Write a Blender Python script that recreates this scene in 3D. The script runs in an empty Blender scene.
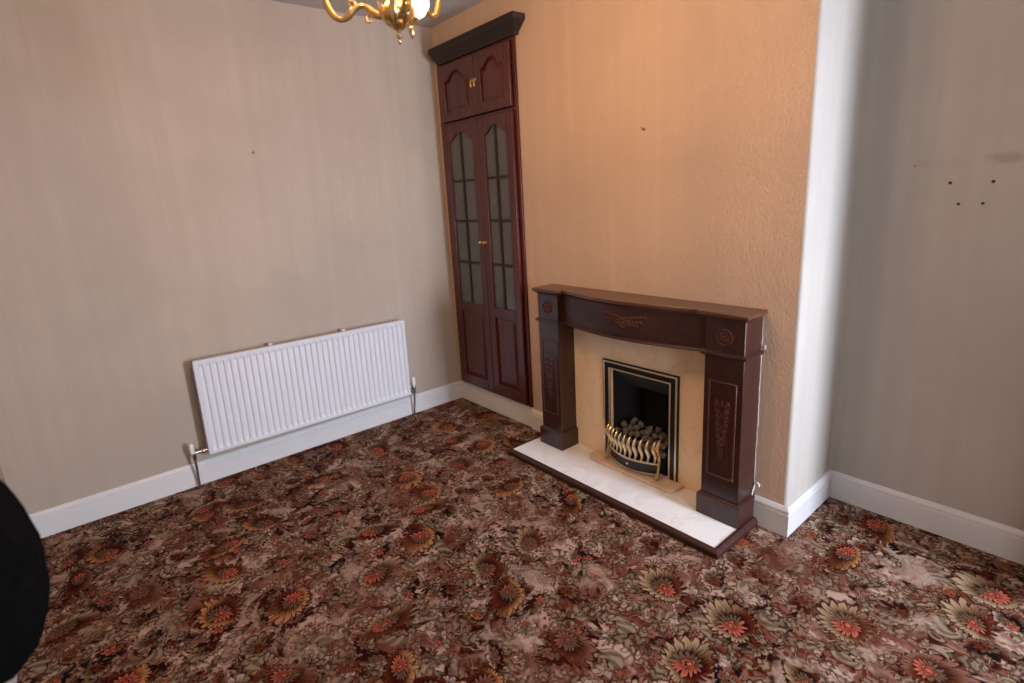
import bpy, bmesh, math, random
from mathutils import Vector, Matrix
random.seed(7)
PI = math.pi
SC = bpy.context.scene
COL = SC.collection

def X(x): return 1.0292*x + .0047      # survey correction along the fireplace wall

# ------------------------------------------------------------------ mesh helper
class MB:
    def __init__(s): s.v = []; s.f = []
    def add(s, vs, fs):
        n = len(s.v); s.v += [tuple(v) for v in vs]; s.f += [tuple(i + n for i in f) for f in fs]
        return s
    def box(s, x0, x1, y0, y1, z0, z1):
        return s.add([(x, y, z) for x in (x0, x1) for y in (y0, y1) for z in (z0, z1)],
                     [(0, 1, 3, 2), (4, 6, 7, 5), (0, 4, 5, 1), (2, 3, 7, 6), (0, 2, 6, 4), (1, 5, 7, 3)])
    def loft(s, loops, caps=True, closed=True):
        n = len(loops[0]); vs = [p for l in loops for p in l]; fs = []
        for k in range(len(loops) - 1):
            for i in range(n if closed else n - 1):
                j = (i + 1) % n
                fs.append((k*n + i, k*n + j, (k+1)*n + j, (k+1)*n + i))
        if caps:
            fs.append(tuple(range(n - 1, -1, -1))); fs.append(tuple((len(loops)-1)*n + i for i in range(n)))
        return s.add(vs, fs)
    def tube(s, pts, rad, seg=10, flat=1.0):
        pts = [Vector(p) for p in pts]; n = len(pts)
        if not isinstance(rad, (list, tuple)): rad = [rad] * n
        loops = []; up = None
        for i, p in enumerate(pts):
            t = (pts[min(i+1, n-1)] - pts[max(i-1, 0)]).normalized()
            if up is None:
                up = Vector((0, 0, 1)) if abs(t.z) < .9 else Vector((1, 0, 0))
            a = t.cross(up).normalized(); b = a.cross(t).normalized(); up = b
            loops.append([p + a*math.cos(q)*rad[i] + b*math.sin(q)*rad[i]*flat for q in [2*PI*k/seg for k in range(seg)]])
        return s.loft(loops)
    def lathe(s, prof, c=(0, 0, 0), seg=20, axis='z', lobes=0, lobe=0.0):
        loops = []
        for r, h in prof:
            l = []
            for k in range(seg):
                q = 2*PI*k/seg; rr = max(r, 1e-4) * (1 + lobe*math.cos(lobes*q))
                a, b = rr*math.cos(q), rr*math.sin(q)
                p = {'z': (a, b, h), 'y': (a, h, b), 'x': (h, a, b)}[axis]
                l.append((p[0]+c[0], p[1]+c[1], p[2]+c[2]))
            loops.append(l)
        return s.loft(loops)
    def ball(s, c, r, seg=14, rings=8, m=None):
        loops = []
        for i in range(rings + 1):
            t = PI*i/rings; rr = max(math.sin(t), 1e-3)
            l = [Vector((r[0]*rr*math.cos(2*PI*k/seg), r[1]*rr*math.sin(2*PI*k/seg), r[2]*math.cos(t))) for k in range(seg)]
            if m is not None: l = [m @ p for p in l]
            loops.append([p + Vector(c) for p in l])
        return s.loft(loops)
    def build(s, name, mat, parent=None, bevel=0, angle=35, kind=None, label=None, fix=True):
        me = bpy.data.meshes.new(name)
        off = Vector((0, 0, 0)); q = parent
        while q is not None: off += q.location; q = q.parent
        me.from_pydata([Vector((X(v[0]) if fix else v[0], v[1], v[2])) - off for v in s.v], [], s.f)
        bm = bmesh.new(); bm.from_mesh(me); bmesh.ops.recalc_face_normals(bm, faces=bm.faces); bm.to_mesh(me); bm.free()
        me.polygons.foreach_set('use_smooth', [True]*len(me.polygons))
        me.set_sharp_from_angle(angle=math.radians(angle))
        me.materials.append(mat)
        o = bpy.data.objects.new(name, me); COL.objects.link(o); o.parent = parent
        if bevel:
            b = o.modifiers.new('bevel', 'BEVEL'); b.width = bevel; b.segments = 2; b.limit_method = 'ANGLE'; b.angle_limit = .6
        if kind: o['kind'] = kind
        if label: o['label'] = label
        return o

def thing(name, label, cat, loc, group=None):
    o = bpy.data.objects.new(name, None); COL.objects.link(o); o.location = (X(loc[0]), loc[1], loc[2])
    o.empty_display_size = .1
    o['label'] = label; o['category'] = cat
    if group: o['group'] = group
    return o
def tag(o, label, cat, group=None):
    o['label'] = label; o['category'] = cat
    if group: o['group'] = group
    return o

# ------------------------------------------------------------------ node helper
class G:
    def __init__(s, name):
        s.m = bpy.data.materials.new(name); s.m.use_nodes = True; s.t = s.m.node_tree; s.t.nodes.clear()
        s.out = s.t.nodes.new('ShaderNodeOutputMaterial')
    def n(s, typ, **kw):
        d = s.t.nodes.new(typ)
        for k, v in kw.items(): setattr(d, k, v)
        return d
    def put(s, sock, v):
        if isinstance(v, E): v = v.s
        if isinstance(v, bpy.types.NodeSocket): s.t.links.new(v, sock)
        elif isinstance(v, (tuple, list)) and sock.type == 'RGBA': sock.default_value = tuple(v) + ((1,) if len(v) == 3 else ())
        else: sock.default_value = v
    def math(s, op, a, b=None, c=None, clamp=False):
        d = s.n('ShaderNodeMath', operation=op); d.use_clamp = clamp
        for i, v in enumerate((a, b, c)):
            if v is not None: s.put(d.inputs[i], v)
        return E(s, d.outputs[0])
    def mix(s, f, a, b, blend='MIX'):
        d = s.n('ShaderNodeMix', data_type='RGBA', blend_type=blend)
        s.put(d.inputs[0], f); s.put(d.inputs[6], a); s.put(d.inputs[7], b)
        return d.outputs[2]
    def step(s, v, a, b):           # smoothstep a..b -> 0..1
        d = s.n('ShaderNodeMapRange', interpolation_type='SMOOTHSTEP')
        s.put(d.inputs[0], v); s.put(d.inputs[1], a); s.put(d.inputs[2], b)
        return E(s, d.outputs[0])
    def pos(s): return s.n('ShaderNodeTexCoord').outputs['Object']
    def scale(s, v, k):
        d = s.n('ShaderNodeVectorMath', operation='MULTIPLY'); s.put(d.inputs[0], v); d.inputs[1].default_value = k
        return d.outputs[0]
    def shift(s, v, k):
        d = s.n('ShaderNodeVectorMath', operation='ADD'); s.put(d.inputs[0], v); s.put(d.inputs[1], k)
        return d.outputs[0]
    def noise(s, v, sc, det=2, rough=.5, dist=0, out=0):
        d = s.n('ShaderNodeTexNoise'); s.put(d.inputs['Vector'], v)
        d.inputs['Scale'].default_value = sc; d.inputs['Detail'].default_value = det
        d.inputs['Roughness'].default_value = rough; d.inputs['Distortion'].default_value = dist
        return E(s, d.outputs[out])
    def ramp(s, f, stops):
        d = s.n('ShaderNodeValToRGB'); s.put(d.inputs[0], f)
        e = d.color_ramp.elements
        while len(e) < len(stops): e.new(.5)
        for el, (p, c) in zip(e, stops): el.position = p; el.color = tuple(c) + (1,)
        return d.outputs[0]
    def principled(s, color, rough=.5, metal=0, spec=.5, bump=None, bstr=.2, bdist=.01, coat=0, **kw):
        d = s.n('ShaderNodeBsdfPrincipled')
        s.put(d.inputs['Base Color'], color); s.put(d.inputs['Roughness'], rough); s.put(d.inputs['Metallic'], metal)
        s.put(d.inputs['Specular IOR Level'], spec); s.put(d.inputs['Coat Weight'], coat)
        for k, v in kw.items(): s.put(d.inputs[k.replace('_', ' ')], v)
        if bump is not None:
            b = s.n('ShaderNodeBump'); b.inputs['Strength'].default_value = bstr; b.inputs['Distance'].default_value = bdist
            s.put(b.inputs['Height'], bump); s.t.links.new(b.outputs[0], d.inputs['Normal'])
        s.t.links.new(d.outputs[0], s.out.inputs[0])
        return d
class E:
    def __init__(s, g, k): s.g = g; s.s = k
    def __add__(s, o): return s.g.math('ADD', s, o)
    __radd__ = __add__
    def __sub__(s, o): return s.g.math('SUBTRACT', s, o)
    def __rsub__(s, o): return s.g.math('SUBTRACT', o, s)
    def __mul__(s, o): return s.g.math('MULTIPLY', s, o)
    __rmul__ = __mul__
    def __truediv__(s, o): return s.g.math('DIVIDE', s, o)
    def cos(s): return s.g.math('COSINE', s)
    def sin(s): return s.g.math('SINE', s)
    def abs(s): return s.g.math('ABSOLUTE', s)
    def pow(s, k): return s.g.math('POWER', s, k)

M = {}
def flat(name, color, rough=.5, metal=0, spec=.5, bump_sc=None, bstr=.1, var=.12, vsc=8, coat=0):
    g = G(name); p = g.pos()
    c = g.mix(g.noise(p, vsc, 3), tuple(x*(1-var) for x in color), tuple(min(1, x*(1+var)) for x in color))
    b = g.noise(p, bump_sc, 3) if bump_sc else None
    g.principled(c, rough, metal, spec, b, bstr, .004, coat)
    M[name] = g.m
    return g.m

# --- wallpaper: fine embossed paper, faint vertical streaks and blotches
def wallpaper(name, base, bstr, bsc, streak_axis):
    g = G(name); p = g.pos()
    k = [14, 14, .35]; k[streak_axis] = 14
    st = g.noise(g.scale(p, k), 1.0, 3, .6)
    bl = g.noise(p, 1.6, 3, .55)
    c = g.mix(g.step(st, .3, .7), tuple(x*.95 for x in base), tuple(min(1, x*1.03) for x in base))
    c = g.mix(g.step(bl, .35, .75), c, tuple(x*.9 for x in base))
    vo = g.n('ShaderNodeTexVoronoi'); g.put(vo.inputs['Vector'], p); vo.inputs['Scale'].default_value = bsc
    h = g.noise(p, bsc*1.3, 3, .6) + g.step(E(g, vo.outputs['Distance']), .0, .7)*.6
    g.principled(c, .75, 0, .25, h, bstr, .006)
    M[name] = g.m
    return g
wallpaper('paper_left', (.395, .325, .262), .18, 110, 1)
wallpaper('paper_chimney', (.63, .455, .33), .28, 75, 0)  # orange cast of the warm lamplight put into the base colour
# chimney / alcove paper: same roll, base toned per wall for its light, with a grubby band on the alcove wall where a shelf once hung
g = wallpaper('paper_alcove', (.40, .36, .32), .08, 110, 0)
p = g.pos(); sp = g.n('ShaderNodeSeparateXYZ'); g.put(sp.inputs[0], p)
z = E(g, sp.outputs[2]); x = E(g, sp.outputs[0])
band = g.step((z - 1.628).abs() + g.noise(p, 9, 3)*.03, .045, .018) * g.step(x, 2.83, 2.90) * g.step(g.noise(p, 5, 3, .6), .34, .56)
bs = [n for n in g.t.nodes if n.type == 'BSDF_PRINCIPLED'][0]
old = bs.inputs['Base Color'].links[0].from_socket
g.put(bs.inputs['Base Color'], g.mix(band*.6, old, (.24, .21, .18)))

flat('ceiling_paint', (.52, .48, .47), .8, 0, .2, 60, .1)
flat('white_gloss', (.58, .565, .56), .32, 0, .45, None, var=.04, vsc=5)
flat('cream_gloss', (.74, .69, .60), .38, 0, .4, None, var=.05, vsc=5)
flat('radiator_white', (.57, .565, .59), .35, 0, .45, None, var=.03)
flat('caulk', (.62, .58, .54), .7, 0, .3, 200, .3)
flat('dark_plug', (.012, .01, .01), .6)
flat('grey_metal', (.25, .24, .23), .35, .9, .5)
flat('chrome', (.55, .55, .55), .18, 1, .5)
flat('copper_pipe', (.45, .24, .12), .35, .8, .5)
flat('old_brown', (.30, .17, .075), .7)
flat('black_enamel', (.008, .008, .009), .28, 0, .5, None, var=.1)
flat('firebox_black', (.010, .010, .011), .75, 0, .3, 40, .2)
flat('canopy_grey', (.045, .045, .045), .5, .3, .5)
flat('polished_brass', (.78, .62, .34), .22, 1, .5, None, var=.08)
flat('pale_brass', (.86, .74, .52), .32, 1, .5, None, var=.08)
flat('antique_brass', (.62, .43, .18), .30, 1, .5, None, var=.25, vsc=30)
flat('coal_ash', (.17, .135, .10), .9, 0, .2, 60, .8, var=.5, vsc=18)
flat('plastic_white', (.68, .66, .62), .4)
flat('chair_leg_black', (.01, .01, .01), .4)
g = G('black_plush'); p = g.pos()
g.principled(g.mix(g.noise(p, 60, 3), (.002, .002, .002), (.007, .006, .006)), 1, 0, .03, g.noise(p, 260, 2), .6, .01)
M['black_plush'] = g.m

def wood(name, dark, light, axis=2, rough=.3, coat=.35):
    g = G(name); p = g.pos()
    k = [22, 22, 22]; k[axis] = 1.6
    gr = g.noise(g.scale(p, k), 1.0, 5, .6, .8)
    fi = g.noise(g.scale(p, [a*7 for a in k]), 1.0, 2)
    c = g.mix(g.step(gr, .3, .72), dark, light)
    c = g.mix(g.step(fi, .45, .75)*.35, c, tuple(a*.6 for a in dark))
    g.principled(c, rough, 0, .45, fi, .04, .002, coat, Coat_Roughness=.22)
    M[name] = g.m
wood('mahogany', (.022, .006, .0045), (.050, .0125, .008), 2)
wood('mahogany_across', (.022, .006, .0045), (.055, .0135, .0085), 0, .5, .1)
wood('mahogany_shelf', (.065, .021, .013), (.12, .041, .024), 0, .3)
wood('mahogany_inlay', (.060, .013, .009), (.10, .024, .014), 2, .4, .1)
wood('cupboard_wood', (.050, .009, .007), (.115, .0185, .0125), 2, .36, .25)
wood('cupboard_wood_across', (.038, .0085, .0065), (.080, .016, .011), 0, .36, .25)
wood('cornice_wood', (.014, .008, .006), (.028, .013, .009), 0, .6, 0)

def marble(name, a, b, vein, rough):
    g = G(name); p = g.pos()
    c = g.mix(g.noise(p, 3.2, 4, .6), a, b)
    v = g.noise(p, 2.4, 6, .62, 1.2)
    c = g.mix(g.step((v - .5).abs(), .035, .0)*.28, c, vein)
    g.principled(c, rough, 0, .5)
    M[name] = g.m
marble('cream_marble', (.86, .62, .39), (.92, .72, .49), (.70, .48, .29), .22)
marble('hearth_marble', (.80, .79, .78), (.88, .87, .86), (.58, .55, .52), .16)
marble('step_marble', (.62, .44, .30), (.72, .54, .39), (.45, .30, .19), .25)

# cupboard glass: grey panes, half see-through
g = G('grey_glass'); p = g.pos()
tr = g.n('ShaderNodeBsdfTransparent'); tr.inputs[0].default_value = (.75, .78, .76, 1)
pr = g.principled(g.mix(g.noise(p, 3, 3), (.125, .125, .128), (.17, .17, .172)), .12, 0, .6)
mx = g.n('ShaderNodeMixShader'); mx.inputs[0].default_value = .72
g.t.links.new(tr.outputs[0], mx.inputs[1]); g.t.links.new(pr.outputs[0], mx.inputs[2]); g.t.links.new(mx.outputs[0], g.out.inputs[0])
M['grey_glass'] = g.m
# clear window glass
g = G('window_glass'); tr = g.n('ShaderNodeBsdfTransparent'); gl = g.n('ShaderNodeBsdfGlossy'); gl.inputs['Roughness'].default_value = .03
mx = g.n('ShaderNodeMixShader'); mx.inputs[0].default_value = .06
g.t.links.new(tr.outputs[0], mx.inputs[1]); g.t.links.new(gl.outputs[0], mx.inputs[2]); g.t.links.new(mx.outputs[0], g.out.inputs[0])
M['window_glass'] = g.m
# lit opal glass
def glow(name, col, k):
    g = G(name); em = g.n('ShaderNodeEmission'); em.inputs[0].default_value = col + (1,)
    lw = g.n('ShaderNodeLayerWeight'); lw.inputs[0].default_value = .3
    g.put(em.inputs[1], (1.1 - E(g, lw.outputs['Facing'])*.5)*k)
    g.t.links.new(em.outputs[0], g.out.inputs[0]); M[name] = g.m
glow('lit_opal_glass', (1.0, .70, .38), 9)
glow('lit_bulb', (1.0, .66, .34), 25)

# --- the carpet: dense floral Axminster drawn from layered voronoi motifs
def carpet():
    g = G('floral_carpet'); P = g.pos()
    wob = g.n('ShaderNodeTexNoise'); g.put(wob.inputs['Vector'], P); wob.inputs['Scale'].default_value = 9; wob.inputs['Detail'].default_value = 2
    w = g.n('ShaderNodeVectorMath', operation='MULTIPLY_ADD'); g.put(w.inputs[0], wob.outputs[1])
    w.inputs[1].default_value = (.05, .05, 0); g.put(w.inputs[2], g.scale(P, (1, 1, 0)))
    W = w.outputs[0]
    w3 = g.n('ShaderNodeTexNoise'); g.put(w3.inputs['Vector'], g.shift(P, (5, 5, 0))); w3.inputs['Scale'].default_value = 16; w3.inputs['Detail'].default_value = 2
    w4 = g.n('ShaderNodeVectorMath', operation='MULTIPLY_ADD'); g.put(w4.inputs[0], w3.outputs[1]); w4.inputs[1].default_value = (.035, .035, 0); g.put(w4.inputs[2], W)
    W2 = w4.outputs[0]
    umber = (.022, .010, .007); maroon = (.105, .034, .022); mauve = (.215, .103, .076); pink = (.47, .335, .265)
    cream = (.38, .265, .165); orange = (.44, .21, .095); coral = (.46, .125, .085); sage = (.125, .10, .068); lsage = (.28, .205, .145)
    # ground
    col = g.mix(g.step(g.noise(W, 6, 3, .6), .32, .62), maroon, mauve)
    col = g.mix(g.step(g.noise(g.shift(W, (3, 8, 0)), 5, 3, .6, .8), .54, .66), col, umber)
    pale = g.step(g.noise(g.shift(W, (9, 3, 0)), 4.6, 3, .6, .7),   .48, .58)
    col = g.mix(pale*.92, col, pink)
    # dark specks scattered on the pale ground
    sp = g.n('ShaderNodeTexVoronoi', voronoi_dimensions='2D'); sp.inputs['Scale'].default_value = 34; g.put(sp.inputs['Vector'], W)
    col = g.mix(g.step(E(g, sp.outputs['Distance']), .34, .24)*g.step(g.noise(W, 11, 1), .45, .55), col, maroon)
    # winding stems
    nz = g.noise(g.shift(W, (1, 17, 0)), 4.2, 2, .5, 1.6)
    fr = g.math('PINGPONG', nz*9.0, .5)
    col = g.mix(g.step(fr, .15, .10), col, umber)
    col = g.mix(g.step(fr, .07, .04), col, lsage)
    def cell(sc, off, rnd, Wv=None):
        d = g.n('ShaderNodeTexVoronoi', voronoi_dimensions='2D', feature='F1'); d.inputs['Scale'].default_value = 1
        d.inputs['Randomness'].default_value = rnd
        q = g.shift(g.scale(Wv or W, (sc, sc, 0)), (off, off*1.7, 0)); g.put(d.inputs['Vector'], q)
        df = g.n('ShaderNodeVectorMath', operation='SUBTRACT'); g.put(df.inputs[0], q); g.put(df.inputs[1], d.outputs['Position'])
        s1 = g.n('ShaderNodeSeparateXYZ'); g.put(s1.inputs[0], df.outputs[0])
        s2 = g.n('ShaderNodeSeparateColor'); g.put(s2.inputs[0], d.outputs['Color'])
        return E(g, s1.outputs[0]), E(g, s1.outputs[1]), [E(g, s2.outputs[i]) for i in range(3)]
    def leaf(col, sc, off, L, Wd, bend, ca, cb, rnd=.9, keep=1.0):
        x, y, r = cell(sc, off, rnd)
        a = r[0]*6.283; c, s = a.cos(), a.sin()
        u = x*c + y*s; v = y*c - x*s
        v = v + (u*u - L*L*.4)*((r[1] - .5)*2*bend)
        t = u/L
        half = (1 - t*t)*Wd*(.55 + .45*(u*(10/L)).sin().abs())
        av = v.abs()
        on = g.step(r[2], keep + .01, keep - .01) if keep < 1 else 1.0
        e = av - half
        col = g.mix(g.step(e, .03, .012)*on*.85, col, umber)
        shade = g.mix(g.step(t + g.noise(W, 40, 1)*.5, -.6, 1.0), ca, cb)
        shade = g.mix(g.step((av*(4.2/Wd) - u*(13/L)).sin(), -.1, .7)*.7, shade, umber)
        return g.mix(g.step(e, .0, -.02)*on, col, shade)
    def curl(col, sc, off, ca):
        x, y, r = cell(sc, off, .85)
        a = g.math('ARCTAN2', y, x) + r[0]*6.283; rad = g.math('SQRT', x*x + y*y)
        sgn = g.math('SIGN', r[1] - .5)
        arm = (a*sgn + g.math('LOGARITHM', rad + .02, 2.718)*2.3)
        st = arm.sin() + (a*7 + rad*30).sin()*.22
        m = g.step(rad, .42, .36)*g.step(r[2], .72, .70)
        col = g.mix(g.step(st, .0, .25)*m, col, umber)
        return g.mix(g.step(st, .30, .5)*m, col, g.mix(g.step((a*7 + rad*30).sin(), -.3, .6), sage, ca))
    def bloom(col, sc, off, R, n, ca, cb, cc, rnd=.9, lop=.35, keep=1.0):
        # a lopsided peony: outer petals shift in colour round the head, inner fan sits off centre
        x, y, r = cell(sc, off, rnd, W2)
        a0 = r[0]*6.283; c, s = a0.cos(), a0.sin()
        u = (x*c + y*s); v = (y*c - x*s)*(1.0 + r[1]*.75)
        a = g.math('ARCTAN2', v, u)
        rad = g.math('SQRT', u*u + v*v) * (1 + a.cos()*lop)
        wv = g.noise(W, 24, 1)*2.3
        pet = ((a*(n/2)) + wv).cos().abs()
        on = g.step(r[2], keep + .01, keep - .01) if keep < 1 else 1.0
        t1 = rad/(R*(.60 + .40*pet.pow(.7)))
        col = g.mix(g.step(t1, 1.20, 1.05)*on, col, umber)
        ca = g.mix(g.step(r[0], .44, .46), ca[0], g.mix(g.step(r[0], .70, .72), ca[1], ca[2]))
        cc = g.mix(g.step(r[1], .38, .40), cc[0], g.mix(g.step(r[1], .68, .70), cc[1], cc[2]))
        side = g.step(a.sin() + (r[1] - .5)*1.2, -.5, .6)
        tip = g.mix(side, ca, cb)
        o = g.mix(g.step(t1, .45, .95), umber, tip)
        o = g.mix(g.step(pet, .45, .1)*.85, o, umber)
        col = g.mix(g.step(t1, 1.03, .96)*on, col, o)
        u2 = u + R*.22; a2 = g.math('ARCTAN2', v, u2); r2 = g.math('SQRT', u2*u2 + v*v)
        pet2 = (a2*(n*.35) + wv*1.3).cos().abs()
        t2 = r2/(R*(.34 + .30*pet2))
        i = g.mix(g.step(t2, .3, .9), maroon, g.mix(g.step(a2.cos() + (r[2] - .5), -.4, .4), sage, cc))
        i = g.mix(g.step(pet2, .38, .1)*.9, i, umber)
        col = g.mix(g.step(t2, 1.0, .92)*on, col, i)
        t3 = r2/(R*(.16 + .10*(a2*2 + wv).cos().abs()))
        h = g.mix(g.step((t3 - .6).abs(), .25, .05), cc, umber)
        return g.mix(g.step(t3, 1.0, .9)*on, col, h)
    col = leaf(col, 9, 3.1, .48, .19, 1.2, mauve, lsage)
    col = leaf(col, 11, 7.7, .45, .19, 1.0, mauve, pink, .95, .6)
    col = curl(col, 4.8, 5.3, lsage)
    col = bloom(col, 10, 11.2, .28, 7, (mauve, pink, orange), sage, (coral, maroon, cream), .95, .3, .45)
    col = leaf(col, 7.2, 1.9, .49, .17, 1.4, sage, lsage, .95, .75)
    col = g.mix(g.step(g.noise(g.shift(W, (4, 13, 0)), 5.2, 4, .7, .5), .52, .66)*.55, col, pink)
    col = g.mix(g.step(g.noise(g.shift(W, (14, 2, 0)), 6.2, 4, .7, .5), .52, .64)*.6, col, maroon)
    col = bloom(col, 6.0, 31.2, .32, 11, (lsage, mauve, pink), umber, (maroon, coral, mauve), .95, .35, .55)
    col = leaf(col, 8.5, 14.2, .48, .14, 1.5, umber, lsage, .95, .6)
    col = bloom(col, 3.4, 21.4, .30, 21, (orange, mauve, cream), maroon, (coral, mauve, coral), .95, .42, .72)
    # foot-worn haze
    col = g.mix(g.step(g.noise(P, 2.2, 3), .45, .7)*.18, col, mauve)
    # tufted pile
    f = g.noise(P, 420, 2, .6)
    col = g.mix(g.step(f, .3, .7)*.5, col, g.mix(.35, col, (0, 0, 0)))
    col = g.mix(g.step(g.noise(P, 1.3, 2), .4, .7)*.12, col, mauve)
    bc = g.n('ShaderNodeBrightContrast'); g.put(bc.inputs[0], col); bc.inputs['Bright'].default_value = .005; bc.inputs['Contrast'].default_value = .055; col = bc.outputs[0]
    d = g.principled(col, .95, 0, .12, f, .5, .004)
    M['floral_carpet'] = g.m
carpet()

# ------------------------------------------------------------------ room shell
XB, D, XR, YN, H = 2.539, .487, 5.2, -2.764, 2.793
CX0, CX1, CZ0, CZ1 = .045, .875, .155, 2.53          # cupboard opening
FX0, FX1, FZ0, FZ1 = 1.575, 1.94, .055, .600         # fire opening
def wbox(mb, *a): mb.box(*a)
o = MB().box(-.1, XR+.1, YN-.1, .75, -.08, 0).build('floor', M['floral_carpet'], kind='structure')
MB().box(-.1, XR+.1, YN-.1, .75, H, H+.08).build('ceiling', M['ceiling_paint'], kind='structure')
MB().box(-.12, 0, YN-.1, .75, 0, H).build('wall_left', M['paper_left'], kind='structure')
w = MB()
w.box(0, CX0, 0, .6, 0, H); w.box(CX0, CX1, 0, .6, 0, CZ0); w.box(CX0, CX1, 0, .6, CZ1, H); w.box(CX0, CX1, .46, .6, CZ0, CZ1)
w.box(CX1, FX0, 0, .6, 0, H); w.box(FX0, FX1, 0, .6, FZ1, H); w.box(FX0, FX1, 0, .6, 0, FZ0); w.box(FX0, FX1, .3, .6, FZ0, FZ1)
r = .014
plan = [(FX1, 0), (XB-r, 0), (XB-r, .6), (FX1, .6)]
w.loft([[(a, b, 0) for a, b in plan], [(a, b, H) for a, b in plan]])
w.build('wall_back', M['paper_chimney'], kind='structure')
rc = r; shell = MB(); NX, NY = 3.46, .21
def alcove_plan(r, z):
    p = [(XB-rc, 0)] + [(XB-rc + rc*math.sin(q), rc - rc*math.cos(q)) for q in [PI/2*k/6 for k in range(1, 7)]] + [(XB, D-r)]
    p += [(XB + r - r*math.cos(q), D - r + r*math.sin(q)) for q in [PI/2*k/16 for k in range(1, 17)]] + [(NX, D), (NX, .7), (XB-rc, .7)]
    return [(a, b, z) for a, b in p]
shell.loft([alcove_plan(r, z) for z, r in ((0, .006), (.142, .010), (.30, .03), (.6, .055), (1.0, .07), (H, .075))])
MB().box(NX, XR, NY, .7, 0, H).build('wall_light_block', M['paper_left'], kind='structure')  # unseen block added to shade the inner return and alcove from the window
shell.build('wall_alcove', M['paper_alcove'], kind='structure', angle=50)
MB().box(0, XR, YN-.12, YN, 0, H).build('wall_near', M['paper_left'], kind='structure')
WY0, WY1, WZ0, WZ1 = -.36, .42, .55, 2.25
x_wall = XR; WZ2 = .95
V0, V1 = -2.35, -1.35                                # second window, unseen, added to bring fill light to the alcove
w = MB()
w.box(x_wall, x_wall+.25, YN, V0, 0, H); w.box(x_wall, x_wall+.25, V1, WY0, 0, H); w.box(x_wall, x_wall+.25, WY1, .7, 0, H)
w.box(x_wall, x_wall+.25, WY0, WY1, 0, WZ0); w.box(x_wall, x_wall+.25, WY0, WY1, WZ1, H)
w.box(x_wall, x_wall+.25, V0, V1, 0, WZ2); w.box(x_wall, x_wall+.25, V0, V1, WZ1, H)
w.build('wall_right', M['paper_left'], kind='structure')
for name, a0, a1, z0 in (('window_1', WY0, WY1, WZ0), ('window_fill', V0, V1, WZ2)):
    w = MB()
    for a, b in ((a0, a0+.05), (a1-.05, a1)): w.box(x_wall+.10, x_wall+.16, a, b, z0, WZ1)
    for a, b in ((z0, z0+.05), (WZ1-.05, WZ1), ((z0+WZ1)/2-.02, (z0+WZ1)/2+.02)): w.box(x_wall+.10, x_wall+.16, a0+.05, a1-.05, a, b)
    w.box(x_wall-.04, x_wall+.10, a0-.04, a1+.04, z0-.035, z0)
    win = w.build(name, M['white_gloss'], kind='structure')
    MB().box(x_wall+.125, x_wall+.133, a0+.045, a1-.045, z0+.045, WZ1-.045).build('pane', M['window_glass'], win)

# skirting boards: one profile swept along each wall
SK = [(0, 0), (.018, 0), (.018, .108), (.0145, .111), (.0145, .114), (.018, .117), (.017, .128), (.011, .138), (.008, .143), (0, .143)]
def skirt(name, path, mat, k=1.0):
    loops = []
    n = len(path)
    for i, p in enumerate(path):
        p = Vector(p)
        ds = []
        if i > 0: ds.append((p - Vector(path[i-1])).normalized())
        if i < n-1: ds.append((Vector(path[i+1]) - p).normalized())
        ns = [Vector((d.y, -d.x)) for d in ds]
        m = sum(ns, Vector((0, 0))).normalized(); m = m / max(m.dot(ns[0]), .2)
        loops.append([(p.x + m.x*a*k, p.y + m.y*a*k, h) for a, h in SK])
    MB().loft(loops).build(name, M[mat], kind='structure', angle=25)
skirt('baseboard_left', [(0, YN), (0, -.001)], 'white_gloss')
skirt('baseboard_back', [(CX1, 0), (1.12, 0)], 'cream_gloss', 1.3)
skirt('baseboard_return', [(2.395, 0), (XB, 0), (XB, D), (NX, D)], 'white_gloss')
skirt('baseboard_near', [(XR, YN), (.02, YN)], 'white_gloss')
MB().box(.019, CX1, -.008, .0, 0, CZ0).build('trim_1', M['cream_gloss'], kind='structure', bevel=.002)
# filler squeezed along the edge where the surround meets the plaster
cb = MB(); pts = [(2.391 + random.uniform(-.002, .002), -.001, .16 + .84*k/40) for k in range(41)]
cb.tube(pts, [random.uniform(.0006, .0024) for _ in pts], 6)
cb.ball((2.402, -.001, .878), (.008, .003, .011), 8, 6)
cb.build('trim_2', M['caulk'], kind='structure')

# ------------------------------------------------------------------ fitted cupboard
def bell(t):                       # cathedral-arch curve, 0 at the shoulders, 1 at the crown
    t = abs(t)
    if t > .86: return 0.0
    if t < .16: return 1.0 - .04*(t/.16)**2
    u = (.86 - t)/.70
    return .96*u*u*(3 - 2*u)**1.0
def arch_outline(x0, x1, z0, zs, rise, y, inset=0, n=28):
    x0 += inset; x1 -= inset; z0 += inset
    pts = [(x0, y, z0), (x1, y, z0)]
    for k in range(n+1):
        t = 1 - 2*k/n
        pts.append(((x0+x1)/2 + t*(x1-x0)/2, y, zs - inset + rise*bell(t)))
    return pts
def arch_rail(mb, x0, x1, zs, rise, ztop, y0, y1, n=28):
    loops = []
    for k in range(n+1):
        t = -1 + 2*k/n; xx = (x0+x1)/2 + t*(x1-x0)/2; zz = zs + rise*bell(t)
        loops.append([(xx, y0, zz), (xx, y1, zz), (xx, y1, ztop), (xx, y0, ztop)])
    mb.loft(loops)
cup = thing('fitted_cupboard', 'tall mahogany fitted cupboard with glazed arched doors beside the chimney breast', 'cupboard', (.4675, 0, CZ0))
f = MB(); yf = -.014
f.box(CX0, .090, yf, .02, CZ0, CZ1); f.box(.845, CX1, yf, .02, CZ0, CZ1)
f.box(.090, .845, yf, .02, 2.115, 2.135); f.box(.090, .845, yf, .02, CZ1-.02, CZ1); f.box(.090, .845, yf, .02, CZ0, CZ0+.012)
f.build('face_frame', M['cupboard_wood'], cup, bevel=.003)
c = MB()
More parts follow.
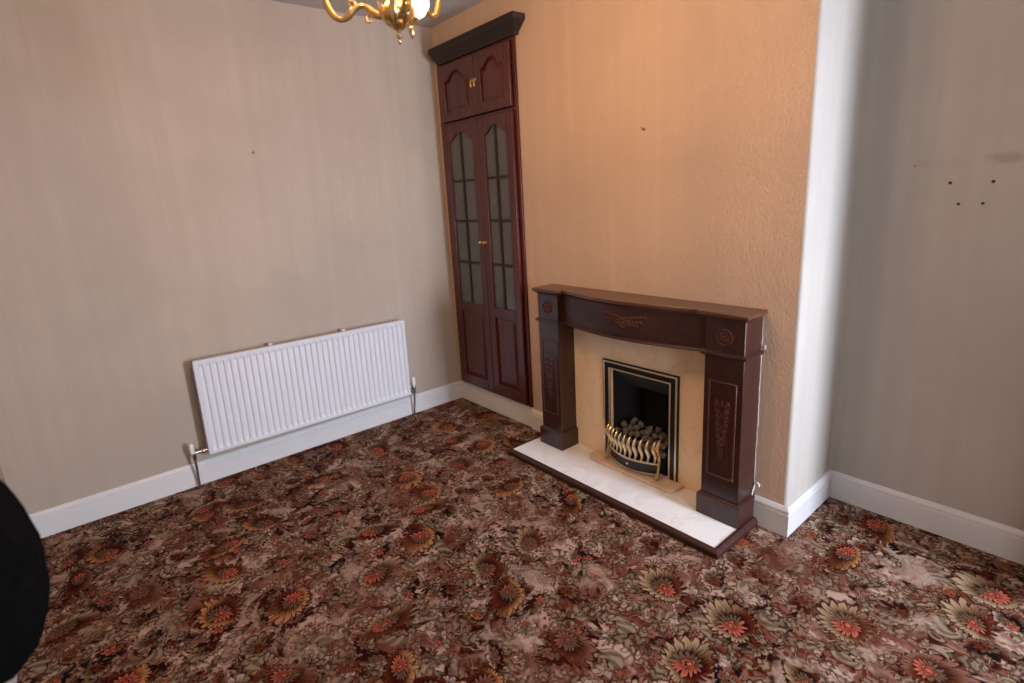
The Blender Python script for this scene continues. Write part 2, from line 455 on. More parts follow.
c.box(CX0+.002, CX0+.02, .021, .45, CZ0+.002, CZ1-.002); c.box(CX1-.02, CX1-.002, .021, .45, CZ0+.002, CZ1-.002)
c.box(CX0+.02, CX1-.02, .435, .45, CZ0+.002, CZ1-.002)
c.build('carcass', M['cupboard_wood'], cup)
for z in (.83, 1.143, 1.443, 1.725, 2.12):
    MB().box(CX0+.021, CX1-.021, .06, .434, z-.009, z+.009).build('shelf', M['cupboard_wood_across'], cup)
def ogee(x0, x1, y_face, zb, zt):
    prof = [(.0, 0), (.008, .0), (.010, .012), (.018, .020), (.034, .036), (.056, .058), (.066, .066), (.070, .072), (.070, .100), (.0, .100)]
    k = (zt - zb)/.100
    loops = []
    for d, h in prof:
        loops.append([(x0 - min(d, .002), .0 if d else y_face+.02, zb+h*k), (x0 - min(d, .002), y_face - d, zb+h*k), (x1 + d, y_face - d, zb+h*k), (x1 + d, .0, zb+h*k)])
    return MB().loft(loops)
ogee(.080, .895, -.026, 2.525, 2.622).build('cornice', M['cornice_wood'], cup, angle=20)
def pull(x, z, y, par, drop=True):
    h = MB()
    h.lathe([(.004, 0), (.011, -.001), (.011, -.004), (.006, -.007), (.004, -.016)], (x, y, z), 14, 'y')
    if drop:
        h.lathe([(.001, .0), (.005, -.006), (.004, -.018), (.007, -.034), (.006, -.042), (.001, -.046)], (x, y-.016, z), 12)
    else:
        h.lathe([(.004, -.014), (.010, -.018), (.012, -.024), (.008, -.030), (.001, -.032)], (x, y, z), 14, 'y')
    h.build('handle', M['antique_brass'], par)
ST = .062
for x0, x1, hx in ((.093, .490, .472), (.495, .842, .513)):
    # upper solid door with raised arched panel
    z0, z1 = 2.138, 2.508
    d = MB(); y0, y1 = -.036, -.0145
    d.box(x0, x0+ST, y0, y1, z0, z1); d.box(x1-ST, x1, y0, y1, z0, z1); d.box(x0+ST, x1-ST, y0, y1, z0, z0+ST)
    arch_rail(d, x0+ST, x1-ST, z1-.105, .055, z1, y0, y1)
    up = d.build('upper_door', M['cupboard_wood'], cup, bevel=.003)
    a = (x0+ST, x1-ST, z0+ST, z1-.105, .055)
    MB().loft([arch_outline(*a, -.016, 0), arch_outline(*a, -.0225, .001), arch_outline(*a, -.0235, .010), arch_outline(*a, -.0345, .030)]).build('raised_panel', M['cupboard_wood'], up, angle=15)
    pull(hx + (.006 if hx < .5 else .0), z0+.215, y0, up)
    # lower door: arched glazing above a raised panel
    z0, z1 = CZ0+.014, 2.112; zg, zp = .835, .765
    d = MB()
    d.box(x0, x0+ST, y0, y1, z0, z1); d.box(x1-ST, x1, y0, y1, z0, z1)
    d.box(x0+ST, x1-ST, y0, y1, z0, z0+.085); d.box(x0+ST, x1-ST, y0, y1, zp, zg)
    arch_rail(d, x0+ST, x1-ST, z1-.110, .050, z1, y0, y1)
    lo = d.build('glazed_door', M['cupboard_wood'], cup, bevel=.003)
    pz = (x0+ST, z0+.085, x1-ST, zp)
    def rect(i, y): return [(pz[0]+i, y, pz[1]+i), (pz[2]-i, y, pz[1]+i), (pz[2]-i, y, pz[3]-i), (pz[0]+i, y, pz[3]-i)]
    MB().loft([rect(0, -.016), rect(.001, -.0225), rect(.010, -.0235), rect(.034, -.0345)]).build('raised_panel', M['cupboard_wood'], lo, angle=15)
    gl = MB(); a = (x0+ST-.004, x1-ST+.004, zg-.004, z1-.106, .050)
    gl.loft([arch_outline(*a, -.0235), arch_outline(*a, -.0205)]).build('glass', M['grey_glass'], lo)
    b = MB(); xm = (x0+x1)/2
    b.box(xm-.009, xm+.009, -.033, -.018, zg, z1-.060)
    for z in (1.143, 1.443, 1.725): b.box(x0+ST, x1-ST, -.0325, -.0185, z-.008, z+.008)
    b.build('glazing_bars', M['cornice_wood'], lo, bevel=.002)
    pull(hx, 1.294, y0, lo, False)
bx = thing('small_box', 'small dark box seen through the bottom right pane of the cupboard', 'box', (.765, .09, .839))
MB().box(.735, .80, .07, .13, .8395, .915).build('box_body', M['dark_plug'], bx, bevel=.003)
MB().box(.733, .802, .068, .132, .9155, .928).build('lid', M['dark_plug'], bx, bevel=.003)

# ------------------------------------------------------------------ hearth, surround, fire
hx0, hx1, hy = 1.034, 2.424, -.385
he = thing('hearth', 'white marble hearth slab edged in dark mahogany on the carpet', 'hearth', (1.72, -.2, 0))
MB().box(hx0+.022, hx1-.022, hy+.022, -.0005, .001, .033).build('slab', M['hearth_marble'], he, bevel=.002)
e = MB()
def edge_loop(off, z): return [(hx0+off, -.0005, z), (hx0+off, hy+off, z), (hx1-off, hy+off, z), (hx1-off, -.0005, z)]
prof = [(.024, .001), (.0, .001), (.0, .022), (.003, .028), (.008, .032), (.014, .037), (.024, .037)]
ls = [edge_loop(a, z) for a, z in prof]
n = len(prof)
for k in range(3):
    e.loft([[ls[i][k] for i in range(n)], [ls[i][k+1] for i in range(n)]])
e.build('edging', M['mahogany_across'], he, angle=20)

bp_ = thing('marble_back_panel', 'cream marble back panel framing the fire inside the wooden surround', 'back panel', (1.745, -.008, .034))
m = MB()
m.box(1.286, FX0, -.016, -.0005, .0335, .87); m.box(FX1, 2.205, -.016, -.0005, .0335, .87); m.box(FX0, FX1, -.016, -.0005, FZ1, .87); m.box(FX0, FX1, -.016, -.0005, .0335, FZ0)
m.build('slab', M['cream_marble'], bp_)

fs = thing('fireplace_surround', 'mahogany fireplace surround with bowed mantel shelf and carved pilasters', 'fireplace surround', (1.755, -.09, .034))
# shelf: plan outline with a bow between the two pilaster caps
PL0, PL1, PR0, PR1 = 1.122, 1.285, 2.207, 2.388
def shelf_plan(o, z):
    pts = [(PL0-.002-o, -.0005, z), (PL0-.002-o, -.156-o, z), (PL1+.012+o, -.158-o, z), (PL1+.016+o, -.122-o, z)]
    xa, xb = PL1+.016+o, PR0-.016-o
    for k in range(1, 24):
        t = k/24; pts.append((xa + (xb-xa)*t, -.122 - o - .072*math.sin(PI*t), z))
    pts += [(PR0-.016-o, -.122-o, z), (PR0-.012-o, -.158-o, z), (PR1+.002+o, -.158-o, z), (PR1+.002+o, -.0005, z)]
    return pts
MB().loft([shelf_plan(a, z) for a, z in ((-.004, 1.019), (.003, 1.022), (.006, 1.026), (.014, 1.031), (.018, 1.035), (.018, 1.046), (.015, 1.050))]).build('shelf', M['mahogany_shelf'], fs, angle=25)
# bowed frieze
def fr_plan(y_end, bow, z, n=28):
    xa, xb = PL1, PR0; fr = []
    for k in range(n+1):
        t = k/n; fr.append((xa+(xb-xa)*t, y_end - bow*math.sin(PI*t), z))
    return fr + [(xb, -.017, z), (xa, -.017, z)]
MB().loft([fr_plan(-.108, .080, .861), fr_plan(-.108, .080, 1.018)]).build('frieze', M['mahogany_across'], fs, angle=25)
MB().loft([fr_plan(-.110-o_, .084, z) for o_, z in ((.0, .842), (.008, .844), (.010, .848), (.008, .852), (.002, .857), (.001, .861))]).build('frieze_moulding', M['mahogany_across'], fs, angle=25)
def frieze_pt(x, z, out): 
    t = (x-PL1)/(PR0-PL1)
    return (x, -.108 - .080*math.sin(PI*t) - out, z)
# winged wreath carving on the frieze
cv = MB(); xc = (PL1+PR0)/2 + .035; zc = .945
for s in (-1, 1):
    for row in range(3):
        for k in range(6 - row):
            u = .018 + k*.021; x = xc + s*u; z = zc + .014 + .0035*k*(1 if row == 0 else .2) - row*.016
            rot = Matrix.Rotation(s*(.35 + .12*row), 3, 'Y')
            cv.ball(frieze_pt(x, z, .0015), (.015, .004, .0065), 8, 6, rot)
for k in range(10):
    q = 2*PI*k/10; cv.ball(frieze_pt(xc + .021*math.cos(q), zc - .012 + .021*math.sin(q), .002), (.008, .004, .007), 8, 6)
cv.ball(frieze_pt(xc, zc-.012, .002), (.012, .005, .012), 10, 6)
cv.build('winged_carving', M['mahogany_inlay'], fs)
for L, R in ((PL0, PL1), (PR0, PR1)):
    xm = (L+R)/2; hw = (R-L)/2
    def ring(o, y, z): return [(L-o, -.0165 if R < 1.5 and False else -.0005, z), (L-o, y-o, z), (R+o, y-o, z), (R+o, -.0005, z)]
    def inner(o, y, z):
        return ring(o, y, z)
    sh = MB().loft([ring(0, -.150, z) for z in (.150, 1.018)]).build('pilaster', M['mahogany'], fs, bevel=.003)
    # base block with stepped top
    MB().loft([ring(a, -.150, z) for a, z in ((.014, .034), (.014, .138), (.011, .142), (.009, .144), (.003, .147), (.001, .150))]).build('base_block', M['mahogany'], sh, angle=20)
    # collar moulding between cap and shaft
    MB().loft([ring(a, -.150, z) for a, z in ((.001, .842), (.009, .845), (.014, .849), (.014, .856), (.009, .860), (.003, .864), (.001, .866))]).build('collar', M['mahogany'], sh, angle=20)
    # panel beading
    x0, x1, z0, z1 = xm-.066, xm+.066, .255, .730
    if R < 1.5: x0, x1 = xm-.062, xm+.062
    b = MB(); t = .008
    b.box(x0, x1, -.1555, -.1495, z0, z0+t); b.box(x0, x1, -.1555, -.1495, z1-t, z1)
    b.box(x0, x0+t, -.1555, -.1495, z0+t, z1-t); b.box(x1-t, x1, -.1555, -.1495, z0+t, z1-t)
    b.build('panel_beading', M['mahogany_shelf'], sh, bevel=.002)
    # rosette on the cap
    ro = MB(); zc_ = .938
    ro.tube([(xm + .036*math.cos(q), -.152, zc_ + .036*math.sin(q)) for q in [2*PI*k/28 for k in range(29)]], .0035, 6)
    for k in range(12):
        q = 2*PI*k/12
        ro.ball((xm + .019*math.cos(q), -.151, zc_ + .019*math.sin(q)), (.013, .0035, .0048), 8, 6, Matrix.Rotation(-q, 3, 'Y'))
    ro.ball((xm, -.152, zc_), (.007, .005, .007), 10, 6)
    ro.build('rosette', M['mahogany_inlay'], sh)
    # torch-and-foliage carving on the shaft
    cv = MB(); zt = .635
    for k in range(9):
        z = .365 + k*.031; wdt = .006 + .0034*k
        for s in (-1, 1):
            cv.ball((xm + s*wdt*.75, -.1505, z), (.006 + .0011*k, .003, .015), 8, 6, Matrix.Rotation(s*(.35 + .05*k), 3, 'Y'))
        if k % 2 == 0: cv.ball((xm, -.151, z+.012), (.006, .0035, .014), 8, 6)
    for s in (-1, 1):
        cv.ball((xm + s*.028, -.1505, zt-.01), (.007, .003, .016), 8, 6, Matrix.Rotation(-s*.3, 3, 'Y'))
        cv.tube([(xm + s*(.006 + .022*math.sin(q)), -.151, .52 + .026*q) for q in [.2*k for k in range(14)]], .0022, 6)
    cv.build('carving', M['mahogany_inlay'], sh)

# raised marble step under the fire
st = MB(); rr = .05
def slab_plan(o, z):
    x0, x1, y0 = 1.456-o, 2.038+o, -.126-o
    p = [(x0, -.017, z)]
    for k in range(7): q = PI/2*k/6; p.append((x0+rr-rr*math.cos(q), y0+rr-rr*math.sin(q), z))
    for k in range(7): q = PI/2*k/6; p.append((x1-rr+rr*math.sin(q), y0+rr-rr*math.cos(q), z))
    return p + [(x1, -.017, z)]
st.loft([slab_plan(-.003, .0335), slab_plan(0, .037), slab_plan(0, .049), slab_plan(-.004, .053)])
tag(st.build('hearth_step', M['step_marble'], angle=25), 'thin tan marble step with rounded corners under the fire', 'step')

# inset fire
fi = thing('inset_fire', 'black inset fire with brass trim set into the marble panel', 'fire', (1.755, -.02, .054))
def frame(x0, x1, z0, z1, w_, y0, y1):
    m = MB(); m.box(x0, x0+w_, y0, y1, z0, z1); m.box(x1-w_, x1, y0, y1, z0, z1); m.box(x0+w_, x1-w_, y0, y1, z1-w_, z1); return m
frame(1.512, 2.003, .054, .652, .046, -.027, -.0165).build('fascia', M['black_enamel'], fi, bevel=.002)
frame(1.518, 1.997, .054, .646, .011, -.034, -.0272).build('outer_trim', M['pale_brass'], fi, bevel=.003)
frame(1.556, 1.959, .054, .608, .009, -.033, -.0272).build('inner_trim', M['pale_brass'], fi, bevel=.002)
b = MB()
F_ = [(FX0+.002, -.014), (FX1-.002, -.014), (FX1-.06, .20), (FX0+.06, .20)]
t = .004
for i in ((0, 3), (3, 2), (2, 1)):
    a_, c_ = F_[i[0]], F_[i[1]]
    b.add([(a_[0], a_[1], .058), (c_[0], c_[1], .058), (c_[0], c_[1], .596), (a_[0], a_[1], .596)], [(0, 1, 2, 3)])
b.add([(p_[0], p_[1], .058) for p_ in F_], [(0, 1, 2, 3)]); b.add([(p_[0], p_[1], .596) for p_ in F_], [(0, 1, 2, 3)])
b.build('firebox', M['firebox_black'], fi)
MB().loft([[(FX0+.005, -.012, .594), (FX1-.005, -.012, .594), (FX1-.005, -.006, .594), (FX0+.005, -.006, .594)],
           [(FX0+.035, .075, .490), (FX1-.035, .075, .490), (FX1-.035, .081, .490), (FX0+.035, .081, .490)]]).build('canopy', M['canopy_grey'], fi)
MB().loft([[(FX0+.012, -.02, z), (FX1-.012, -.02, z), (FX1-.062, .17, z), (FX0+.062, .17, z)] for z in (.060, .168)]).build('fuel_bed', M['firebox_black'], fi)

# brass basket front
bk = thing('fire_basket', 'bowed brass fire basket with curved bars in front of the coals', 'basket', (1.765, -.09, .0535))
bx0, bx1 = 1.586, 1.910
def arc(x): t = (x-bx0)/(bx1-bx0); return -.062 - .052*math.sin(PI*max(0, min(1, t)))
def sbar(x, zt, zb, r0):
    y = arc(x); pts = []; rad = []
    for k in range(15):
        t = k/14; z = zt + (zb-zt)*t
        pts.append((x, y - .012*math.sin(2*PI*t) - .006*t, z)); rad.append(r0*(.55 + .75*math.sin(PI*min(1, t*1.05))**.8))
    pts.insert(0, (x, y+.010, zt+.004)); rad.insert(0, r0*.5)
    return MB().tube(pts, rad, 8)
for k in range(10):
    x = bx0 + (bx1-bx0)*(k+.5)/10
    sbar(x, .262, .140, .0085).build('bar', M['pale_brass'], bk)
MB().tube([(bx0 + (bx1-bx0)*k/24, arc(bx0 + (bx1-bx0)*k/24)-.004, .138) for k in range(25)], .0055, 8).build('rail', M['pale_brass'], bk)
MB().tube([(bx0 + (bx1-bx0)*k/24, arc(bx0 + (bx1-bx0)*k/24)+.006, .070) for k in range(25)], .0035, 8).build('rail', M['pale_brass'], bk)
pl = MB(); N_ = 24
pl.loft([[(bx0+.004 + (bx1-bx0-.008)*k/N_, arc(bx0 + (bx1-bx0)*k/N_)+.006+d, z) for k in range(N_+1)] + [(bx1-.004 - (bx1-bx0-.008)*k/N_, arc(bx1 - (bx1-bx0)*k/N_)+.010+d, z) for k in range(N_+1)] for z, d in ((.070, .004), (.135, 0))])
ap = pl.build('ash_cover', M['black_enamel'], bk)
MB().lathe([(.004, 0), (.007, -.004), (.007, -.009), (.001, -.012)], (1.748, arc(1.748)+.006, .104), 12, 'y').build('knob', M['pale_brass'], ap)
for x, s in ((bx0-.006, -1), (bx1+.006, 1)):
    y = -.062
    pts = [(x, y+.012, .278), (x, y+.004, .274), (x, y-.008, .258), (x, y-.018, .235), (x, y-.010, .210), (x, y+.002, .190), (x, y+.002, .160), (x, y-.004, .125), (x+s*.002, y-.014, .095), (x+s*.003, y-.026, .070), (x+s*.003, y-.034, .060)]
    MB().tube(pts, [.004, .006, .009, .011, .009, .007, .009, .008, .007, .010, .006], 10).build('leg', M['antique_brass'], bk)

# coals: each a lump of its own, copied with varied turns
coal_me = []
for v in range(4):
    m = MB(); m.ball((0, 0, 0), (1, 1, 1), 12, 8)
    rs = random.Random(40+v)
    ks = [(Vector((rs.uniform(-1, 1), rs.uniform(-1, 1), rs.uniform(-1, 1))).normalized(), rs.uniform(.5, .8)) for _ in range(9)]
    nv = []
    for p_ in m.v:
        p_ = Vector(p_)
        for d_, h_ in ks:
            ex = p_.dot(d_) - h_
            if ex > 0: p_ -= d_*ex*.85
        nv.append(tuple(p_))
    m.v = nv
    ob = m.build('coal', M['coal_ash'], angle=22, fix=False); coal_me.append(ob.data); bpy.data.objects.remove(ob)
spots = []
for row, (y, z, x0, x1, n) in enumerate(((-.030, .222, 1.622, 1.918, 8), (-.012, .258, 1.615, 1.912, 8), (.030, .252, 1.628, 1.90, 7), (.004, .288, 1.645, 1.885, 7), (.075, .228, 1.65, 1.878, 6), (.062, .272, 1.66, 1.87, 6), (.036, .308, 1.685, 1.845, 4))):
    for k in range(n):
        spots.append((x0+(x1-x0)*k/max(1, n-1)+random.uniform(-.007, .007), y+random.uniform(-.006, .006), z-.026+random.uniform(-.008, .006)))
for i, s_ in enumerate(spots):
    o = bpy.data.objects.new('coal', coal_me[i % 4]); COL.objects.link(o); o.location = (X(s_[0]), s_[1], s_[2])
    o.rotation_euler = (random.uniform(0, 6), random.uniform(0, 6), random.uniform(0, 6))
    k = random.uniform(.020, .025); o.scale = (k*1.15, k, k*.85)
    tag(o, 'small rough brown grey lump of coal heaped behind the brass basket', 'coal', 'coals in the fire')

# ------------------------------------------------------------------ radiator
ra = thing('radiator', 'long white ribbed panel radiator hung low on the left wall', 'radiator', (.1, -1.195, .486))
RY0, RY1, RZ0, RZ1 = -1.877, -.512, .194, .778
nrib = 36; prof = []
m = MB(); lo_, hi_ = [], []
xs = .100
ys = [(RY0, 0), (RY0+.018, 0)]
pitch = (RY1-RY0-.036)/nrib
for k in range(nrib):
    y = RY0+.018 + k*pitch
    ys += [(y+pitch*.12, 0), (y+pitch*.30, 1), (y+pitch*.70, 1), (y+pitch*.88, 0)]
ys += [(RY1-.018, 0), (RY1, 0)]
dep = .015
front = []
for z, on in ((RZ0, 0), (RZ0+.006, 0), (RZ0+.03, 0), (RZ0+.048, 1), (RZ1-.048, 1), (RZ1-.03, 0), (RZ1-.004, 0), (RZ1, 0)):
    back = .012 if z in (RZ0, RZ1) else 0
    front.append([(xs - back - dep*q*on, y, z) for y, q in ys])
m.loft(front, caps=False, closed=False)
nf = len(ys)
m.box(xs-.014, xs-.0125, RY0, RY1, RZ0, RZ1)
rp = m.build('front_panel', M['radiator_white'], ra, angle=50)
m = MB()
m.box(.052, xs-.016, RY0+.006, RY1-.006, RZ1-.014, RZ1-.006); m.box(.052, xs-.016, RY0+.006, RY1-.006, RZ0+.004, RZ0+.012)
m.box(.050, .056, RY0+.006, RY1-.006, RZ0+.004, RZ1-.006)
m.build('back_panel', M['radiator_white'], ra)
m = MB(); m.box(.045, xs-.015, RY0-.001, RY0+.003, RZ0+.03, RZ1-.02); m.build('end_panel', M['radiator_white'], ra)
for y in (-1.435, -.955):
    MB().box(.001, .062, y-.012, y+.012, RZ1-.10, RZ1+.007).build('bracket', M['radiator_white'], ra, bevel=.002)
# left valve and pipe
m = MB(); m.tube([(.066, RY0+.02, .222), (.066, RY0-.07, .222)], .010, 12); m.lathe([(.014, -.012), (.016, -.006), (.016, .006), (.014, .012)], (.066, RY0-.022, .222), 6, 'y')
vl = m.build('valve', M['chrome'], ra)
MB().lathe([(.011, .0), (.013, .004), (.013, .050), (.010, .060), (.001, .062)], (.066, RY0-.082, .222), 14).build('cap', M['plastic_white'], vl)
MB().lathe([(.009, -.03), (.012, -.02), (.012, .0), (.014, .004)], (.066, RY0-.074, .212), 12).build('union_nut', M['chrome'], vl)
MB().tube([(.066, RY0-.074, .185), (.062, RY0-.074, .12), (.046, RY0-.074, .06), (.044, RY0-.074, .002)], .0065, 10).build('pipe', M['grey_metal'], ra)
# right valve and pipe
m = MB(); m.tube([(.066, RY1-.02, .215), (.066, RY1+.045, .215)], .010, 12); m.lathe([(.010, -.035), (.014, -.03), (.015, .004), (.015, .020), (.012, .026)], (.066, RY1+.047, .225), 12)
vr = m.build('valve', M['grey_metal'], ra)
MB().lathe([(.013, .0), (.016, .006), (.016, .060), (.013, .068), (.001, .070)], (.066, RY1+.047, .250), 16).build('cap', M['plastic_white'], vr)
MB().tube([(.066, RY1+.047, .19), (.062, RY1+.047, .12), (.046, RY1+.047, .06), (.044, RY1+.047, .002)], .0065, 10).build('pipe', M['grey_metal'], ra)
ra.rotation_euler = (-math.radians(.6), 0, 0)

# ------------------------------------------------------------------ nails and plugs on the walls
def nail(x, y, z, axis, label, mat='grey_metal'):
    m = MB()
    if axis == 'x':
        m.tube([(x, y, z), (x+.016, y, z-.002), (x+.022, y, z+.010)], .0028, 8); m.lathe([(.006, 0), (.006, .003), (.002, .004)], (x, y, z), 10, 'x')
    else:
        m.tube([(x, y, z), (x, y-.016, z-.002), (x, y-.022, z+.012)], .0028, 8); m.lathe([(.007, 0), (.007, -.003), (.002, -.004)], (x, y, z), 10, 'y')
    tag(m.build('picture_hook', M[mat]), label, 'hook')
nail(.0005, -1.336, 1.936, 'x', 'tiny metal picture hook on the bare wall above the radiator')
nail(1.774, -.0005, 1.881, 'y', 'tiny metal picture hook on the chimney breast above the mantel')
def plug(x, z, label, r_, mat='dark_plug'):
    tag(MB().lathe([(r_, 0), (r_, -.0007), (r_*.6, -.0009), (.0005, -.0006)], (x, D-.0003, z), 12, 'y').build('wall_plug', M[mat]), label, 'wall plug', 'screw plugs in the alcove wall')
plug(2.871, 1.547, 'black wall plug, upper left of the four on the alcove wall', .0062)
plug(2.999, 1.545, 'black wall plug, upper right of the four on the alcove wall', .0062)
plug(2.905, 1.463, 'black wall plug, lower left of the four on the alcove wall', .0055)
plug(2.978, 1.463, 'black wall plug, lower right of the four on the alcove wall', .0055)
plug(2.751, 1.622, 'faint grey wall plug left of the smudged band on the alcove wall', .0045, 'grey_metal')
m = MB(); m.tube([(2.405 + .011*math.cos(q), -.006, .200 + .012*math.sin(q)) for q in [PI*k/8 for k in range(-1, 9)]], .0035, 8)
m.tube([(2.396, -.006, .200), (2.395, -.0225, .17), (2.394, -.024, .150)], .003, 8)
tag(m.build('cable_end', M['plastic_white']), 'short white looped cable end just above the skirting right of the fireplace', 'cable')

# ------------------------------------------------------------------ chandelier
cx, cy, cz = 1.9, -1.406, 2.072
ch = thing('chandelier', 'ornate brass scroll arm chandelier with lit opal glass hanging from the ceiling', 'chandelier', (cx, cy, H))
rv = Vector((.523, .853, 0)); fv = Vector((-.853, .523, 0))
MB().lathe([(.001, H-.05), (.015, H-.045), (.03, H-.03), (.055, H-.012), (.058, H-.001)], (cx, cy, 0), 24).build('ceiling_rose', M['antique_brass'], ch)
for k in range(7):
    z0 = H-.05 - k*.030; m = MB(); a_ = Vector((1, 0, 0)) if k % 2 else Vector((0, 1, 0))
    m.tube([Vector((cx, cy, z0-.016)) + a_*.009*math.cos(q) + Vector((0, 0, .019*math.sin(q))) for q in [2*PI*i/16 for i in range(17)]], .0025, 6)
    m.build('chain_link', M['antique_brass'], ch)
body = MB().lathe([(.001, .030), (.008, .033), (.016, .038), (.024, .044), (.028, .050), (.025, .055), (.038, .062), (.046, .075), (.046, .092), (.037, .106), (.028, .118), (.034, .130), (.030, .150), (.016, .160), (.014, .20), (.022, .22), (.034, .26), (.036, .29), (.024, .33), (.013, .36), (.012, .40), (.020, .42), (.010, .45), (.004, .46)], (cx-.0, cy, cz), 24, lobes=8, lobe=.04).build('body', M['antique_brass'], ch)
MB().lathe([(.001, .0), (.004, .003), (.006, .010), (.003, .016), (.009, .021), (.009, .026), (.004, .031), (.007, .036), (.003, .042)], (cx, cy, cz-.006), 14).build('finial', M['polished_brass'], body)
# acanthus leaves wrapping the bowl
for k in range(6):
    q = 2*PI*k/6 + .3; d = Vector((math.cos(q), math.sin(q), 0))
    MB().tube([Vector((cx, cy, cz)) + d*r_ + Vector((0, 0, h)) for r_, h in ((.026, .045), (.042, .060), (.050, .080), (.050, .100), (.056, .114), (.063, .112))], [.004, .010, .013, .011, .007, .003], 8, .4).build('leaf', M['polished_brass'], body)
def arm(deg, R, dz=0):
    q = math.radians(deg); d = rv*math.cos(q) + fv*math.sin(q); o_ = Vector((cx, cy, cz+dz))
    P = lambda r_, h: o_ + d*r_ + Vector((0, 0, h))
    key = [(.030, .082), (.055, .076), (.078, .088), (.098, .104), (.120, .107), (.142, .097), (.158, .083), (.175, .074), (.196, .078), (.214, .096), (.226, .124), (.232, .158)]
    key = [(r_*R/.232, h) for r_, h in key]
    pts = []
    for i in range(len(key)-1):                      # Catmull-Rom
        p0, p1, p2, p3 = [Vector(key[max(0, min(len(key)-1, i+j))]) for j in (-1, 0, 1, 2)]
        for s in range(4):
            t = s/4; pts.append(.5*((2*p1) + (p2-p0)*t + (2*p0-5*p1+4*p2-p3)*t*t + (3*p1-p0-3*p2+p3)*t**3))
    pts.append(Vector(key[-1])); n = len(pts)
    m = MB(); m.tube([P(p_.x, p_.y) for p_ in pts], [.0075 + .003*math.sin(PI*i/(n-1)*3)**2 for i in range(n)], 10)
    k_ = R/.232
    for c0, r0, s0, s1 in (((.090*k_, .070), .016, PI*.9, PI*-.75), ((.146*k_, .112), .012, PI*1.2, -PI*.4)):    # curls
        m.tube([P(c0[0] + r0*(1-i/22)*math.cos(s0+(s1-s0)*i/14), c0[1] + r0*(1-i/22)*math.sin(s0+(s1-s0)*i/14)) for i in range(15)], [.0065*(1-i/28) for i in range(15)], 8)
    for rr_, h in ((.070, .084), (.108, .108), (.144, .099), (.190, .077)):
        m.ball(P(rr_*k_, h), (.010, .010, .007), 10, 6)
    a_ = m.build('arm', M['antique_brass'], ch)
    e_ = P(R, 0)
    MB().lathe([(.004, .150), (.012, .156), (.030, .162), (.034, .168), (.020, .170), (.014, .176), (.016, .190), (.012, .194)], (e_.x, e_.y, cz+dz), 18, lobes=9, lobe=.05).build('candle_cup', M['antique_brass'], a_)
    MB().lathe([(.011, .190), (.011, .250), (.004, .252)], (e_.x, e_.y, cz+dz), 14).build('candle_tube', M['plastic_white'], a_)
    MB().lathe([(.006, .252), (.014, .262), (.017, .278), (.013, .298), (.006, .318), (.001, .328)], (e_.x, e_.y, cz+dz), 14).build('bulb', M['lit_bulb'], a_)
    L = bpy.data.lights.new('candle_light', 'POINT'); L.energy = 14.5; L.color = (1, .56, .25); L.shadow_soft_size = .03
    lo2 = bpy.data.objects.new('candle_light', L); COL.objects.link(lo2); lo2.location = (X(e_.x), e_.y, cz+dz+.37); lo2.parent = ch; lo2.matrix_parent_inverse = Matrix.Translation(-ch.location)
for dg, dz in ((172, 0), (50, .036), (292, .0)): arm(dg, .215, dz)
# centre opal bell with its own brass drop
gc = Vector((cx, cy, cz+.022)) + rv*.040 + fv*.075
br = MB()
br.tube([Vector((cx, cy, cz+.19)), gc*.5 + Vector((cx, cy, cz))*.5 + Vector((0, 0, .195)), gc + Vector((0, 0, .168)), gc + Vector((0, 0, .148))], .006, 8)
bro = br.build('centre_lamp', M['antique_brass'], ch)
br = MB(); br.lathe([(.001, .006), (.005, .010), (.009, .022), (.011, .034), (.007, .044), (.010, .050), (.020, .056), (.026, .064), (.020, .068)], (gc.x, gc.y, gc.z+.002), 14)
br.build('drop_finial', M['polished_brass'], bro)
MB().lathe([(.012, .066), (.030, .070), (.048, .080), (.060, .098), (.060, .116), (.050, .134), (.032, .148), (.012, .152)], (gc.x, gc.y, gc.z), 24, lobes=8, lobe=.03).build('glass_shade', M['lit_opal_glass'], bro)

# ------------------------------------------------------------------ black chair at the left edge
ct = thing('chair', 'black plush oval back of a chair at the left edge near the camera', 'chair', (2.24, -2.60, 0))
def pad(c, hy_, hz, th, name, par):
    m = MB(); loops = []; n = 48
    for k, (s, d) in enumerate(((.3, -1), (.72, -.92), (.92, -.6), (1, 0), (.92, .6), (.72, .92), (.3, 1))):
        l = []
        for i in range(n):
            q = 2*PI*i/n; j = 1 + .008*math.sin(13*q) + .006*math.sin(29*q+k)
            l.append((c[0] + d*th, c[1] + s*j*hy_*math.cos(q), c[2] + s*j*hz*math.sin(q)))
        loops.append(l)
    return m.loft(loops).build(name, M['black_plush'], par, angle=60)
pad((2.05, -2.612, .927), .138, .270, .045, 'backrest', ct)
m = MB()
def seat_loop(o_, z): return [(2.24 + (.20+o_)*(abs(math.cos(q))**.6)*math.copysign(1, math.cos(q)), -2.60 + (.150+o_)*(abs(math.sin(q))**.6)*math.copysign(1, math.sin(q)), z) for q in [2*PI*k/32 for k in range(32)]]
m.loft([seat_loop(-.02, .40), seat_loop(0, .415), seat_loop(0, .45), seat_loop(-.02, .475), seat_loop(-.10, .482)]).build('seat', M['black_plush'], ct, angle=60)
for sx in (-1, 1):
    for sy in (-1, 1):
        x = 2.24+sx*.15; y = -2.60+sy*.11
        MB().tube([(x, y, .402), (x+sx*.02, y+sy*.015, .001)], [.017, .012], 12).build('leg', M['chair_leg_black'], ct)
MB().tube([(2.10, -2.655, .44), (2.04, -2.662, .58), (2.04, -2.655, .80)], [.018, .016, .014], 10).build('back_post', M['chair_leg_black'], ct)

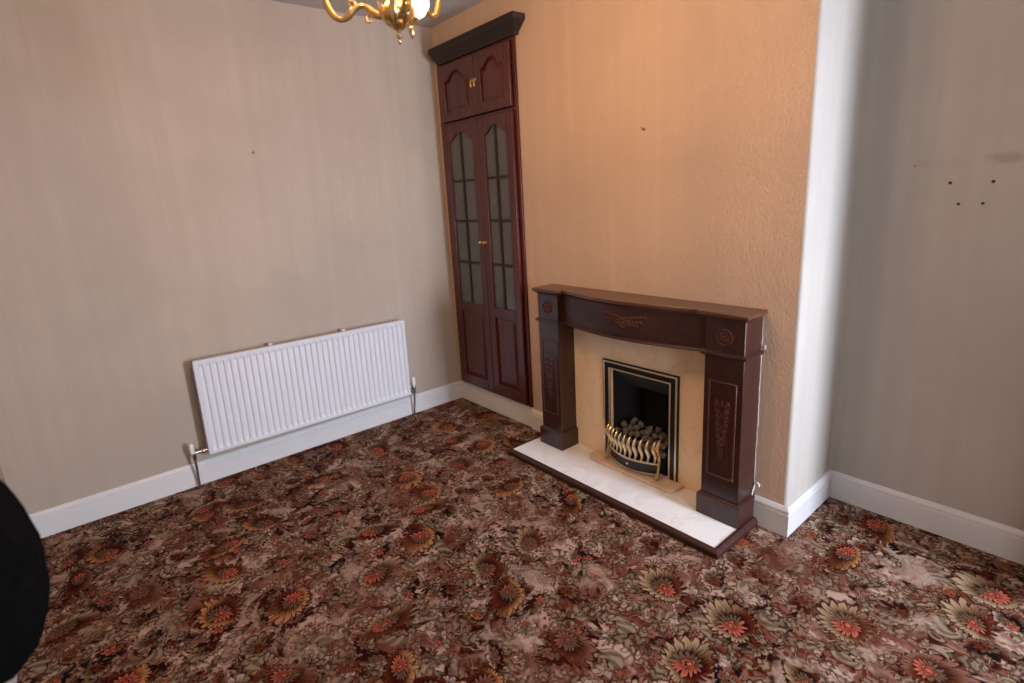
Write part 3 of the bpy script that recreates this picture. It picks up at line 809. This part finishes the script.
# ------------------------------------------------------------------ light
W = bpy.data.worlds.new('world'); SC.world = W; W.use_nodes = True
nt = W.node_tree; nt.nodes.clear()
sky = nt.nodes.new('ShaderNodeTexSky'); sky.sky_type = 'HOSEK_WILKIE'; sky.turbidity = 6
bg = nt.nodes.new('ShaderNodeBackground'); bg.inputs[1].default_value = .5
wo = nt.nodes.new('ShaderNodeOutputWorld')
nt.links.new(sky.outputs[0], bg.inputs[0]); nt.links.new(bg.outputs[0], wo.inputs[0])
def area(name, loc, target, sx, sy, e_, col, spread=PI):
    L = bpy.data.lights.new(name, 'AREA'); L.shape = 'RECTANGLE'; L.size = sx; L.size_y = sy; L.energy = e_; L.color = col; L.spread = spread
    o = bpy.data.objects.new(name, L); COL.objects.link(o); o.location = loc
    o.rotation_euler = (Vector(target) - Vector(loc)).to_track_quat('-Z', 'Y').to_euler()
    return o
area('window_daylight', (X(XR)+.30, (WY0+WY1)/2, (WZ0+WZ1)/2), (0, (WY0+WY1)/2 - .3, .05), WY1-WY0, WZ1-WZ0, 225, (.74, .83, 1.0), PI*.74)

area('alcove_fill', (X(XR)+.30, (V0+V1)/2, (WZ2+WZ1)/2), (2.4, -.6, 1.2), V1-V0, WZ1-WZ2, 54, (.90, .93, 1.0), PI*.95)  # fill lamp outside the added second window, brightens the alcove

# ------------------------------------------------------------------ camera
cam = bpy.data.cameras.new('camera'); co = bpy.data.objects.new('camera', cam); COL.objects.link(co); SC.camera = co
f_, yaw, pit, rol = 534.711, math.radians(51.0515), math.radians(-13.4527), math.radians(-3.3831)
Fv = Vector((-math.sin(yaw)*math.cos(pit), math.cos(yaw)*math.cos(pit), math.sin(pit)))
R0 = Vector((math.cos(yaw), math.sin(yaw), 0)); U0 = R0.cross(Fv)
Rv = R0*math.cos(rol) + U0*math.sin(rol); Uv = U0*math.cos(rol) - R0*math.sin(rol)
mw = Matrix((Rv, Uv, -Fv)).transposed().to_4x4(); mw.translation = (3.53195, -2.32317, 1.59464)
co.matrix_world = mw
cam.sensor_width = 36; cam.lens = f_/1024*36; cam.shift_x = (512-506.419)/1024; cam.shift_y = -(341.5-325.133)/1024
cam.clip_start = .01
cam.dof.use_dof = True; cam.dof.focus_distance = 2.7; cam.dof.aperture_fstop = 1.6
SC.view_settings.view_transform = 'Standard'; SC.view_settings.look = 'None'; SC.view_settings.exposure = 0
SC.cycles.use_denoising = True
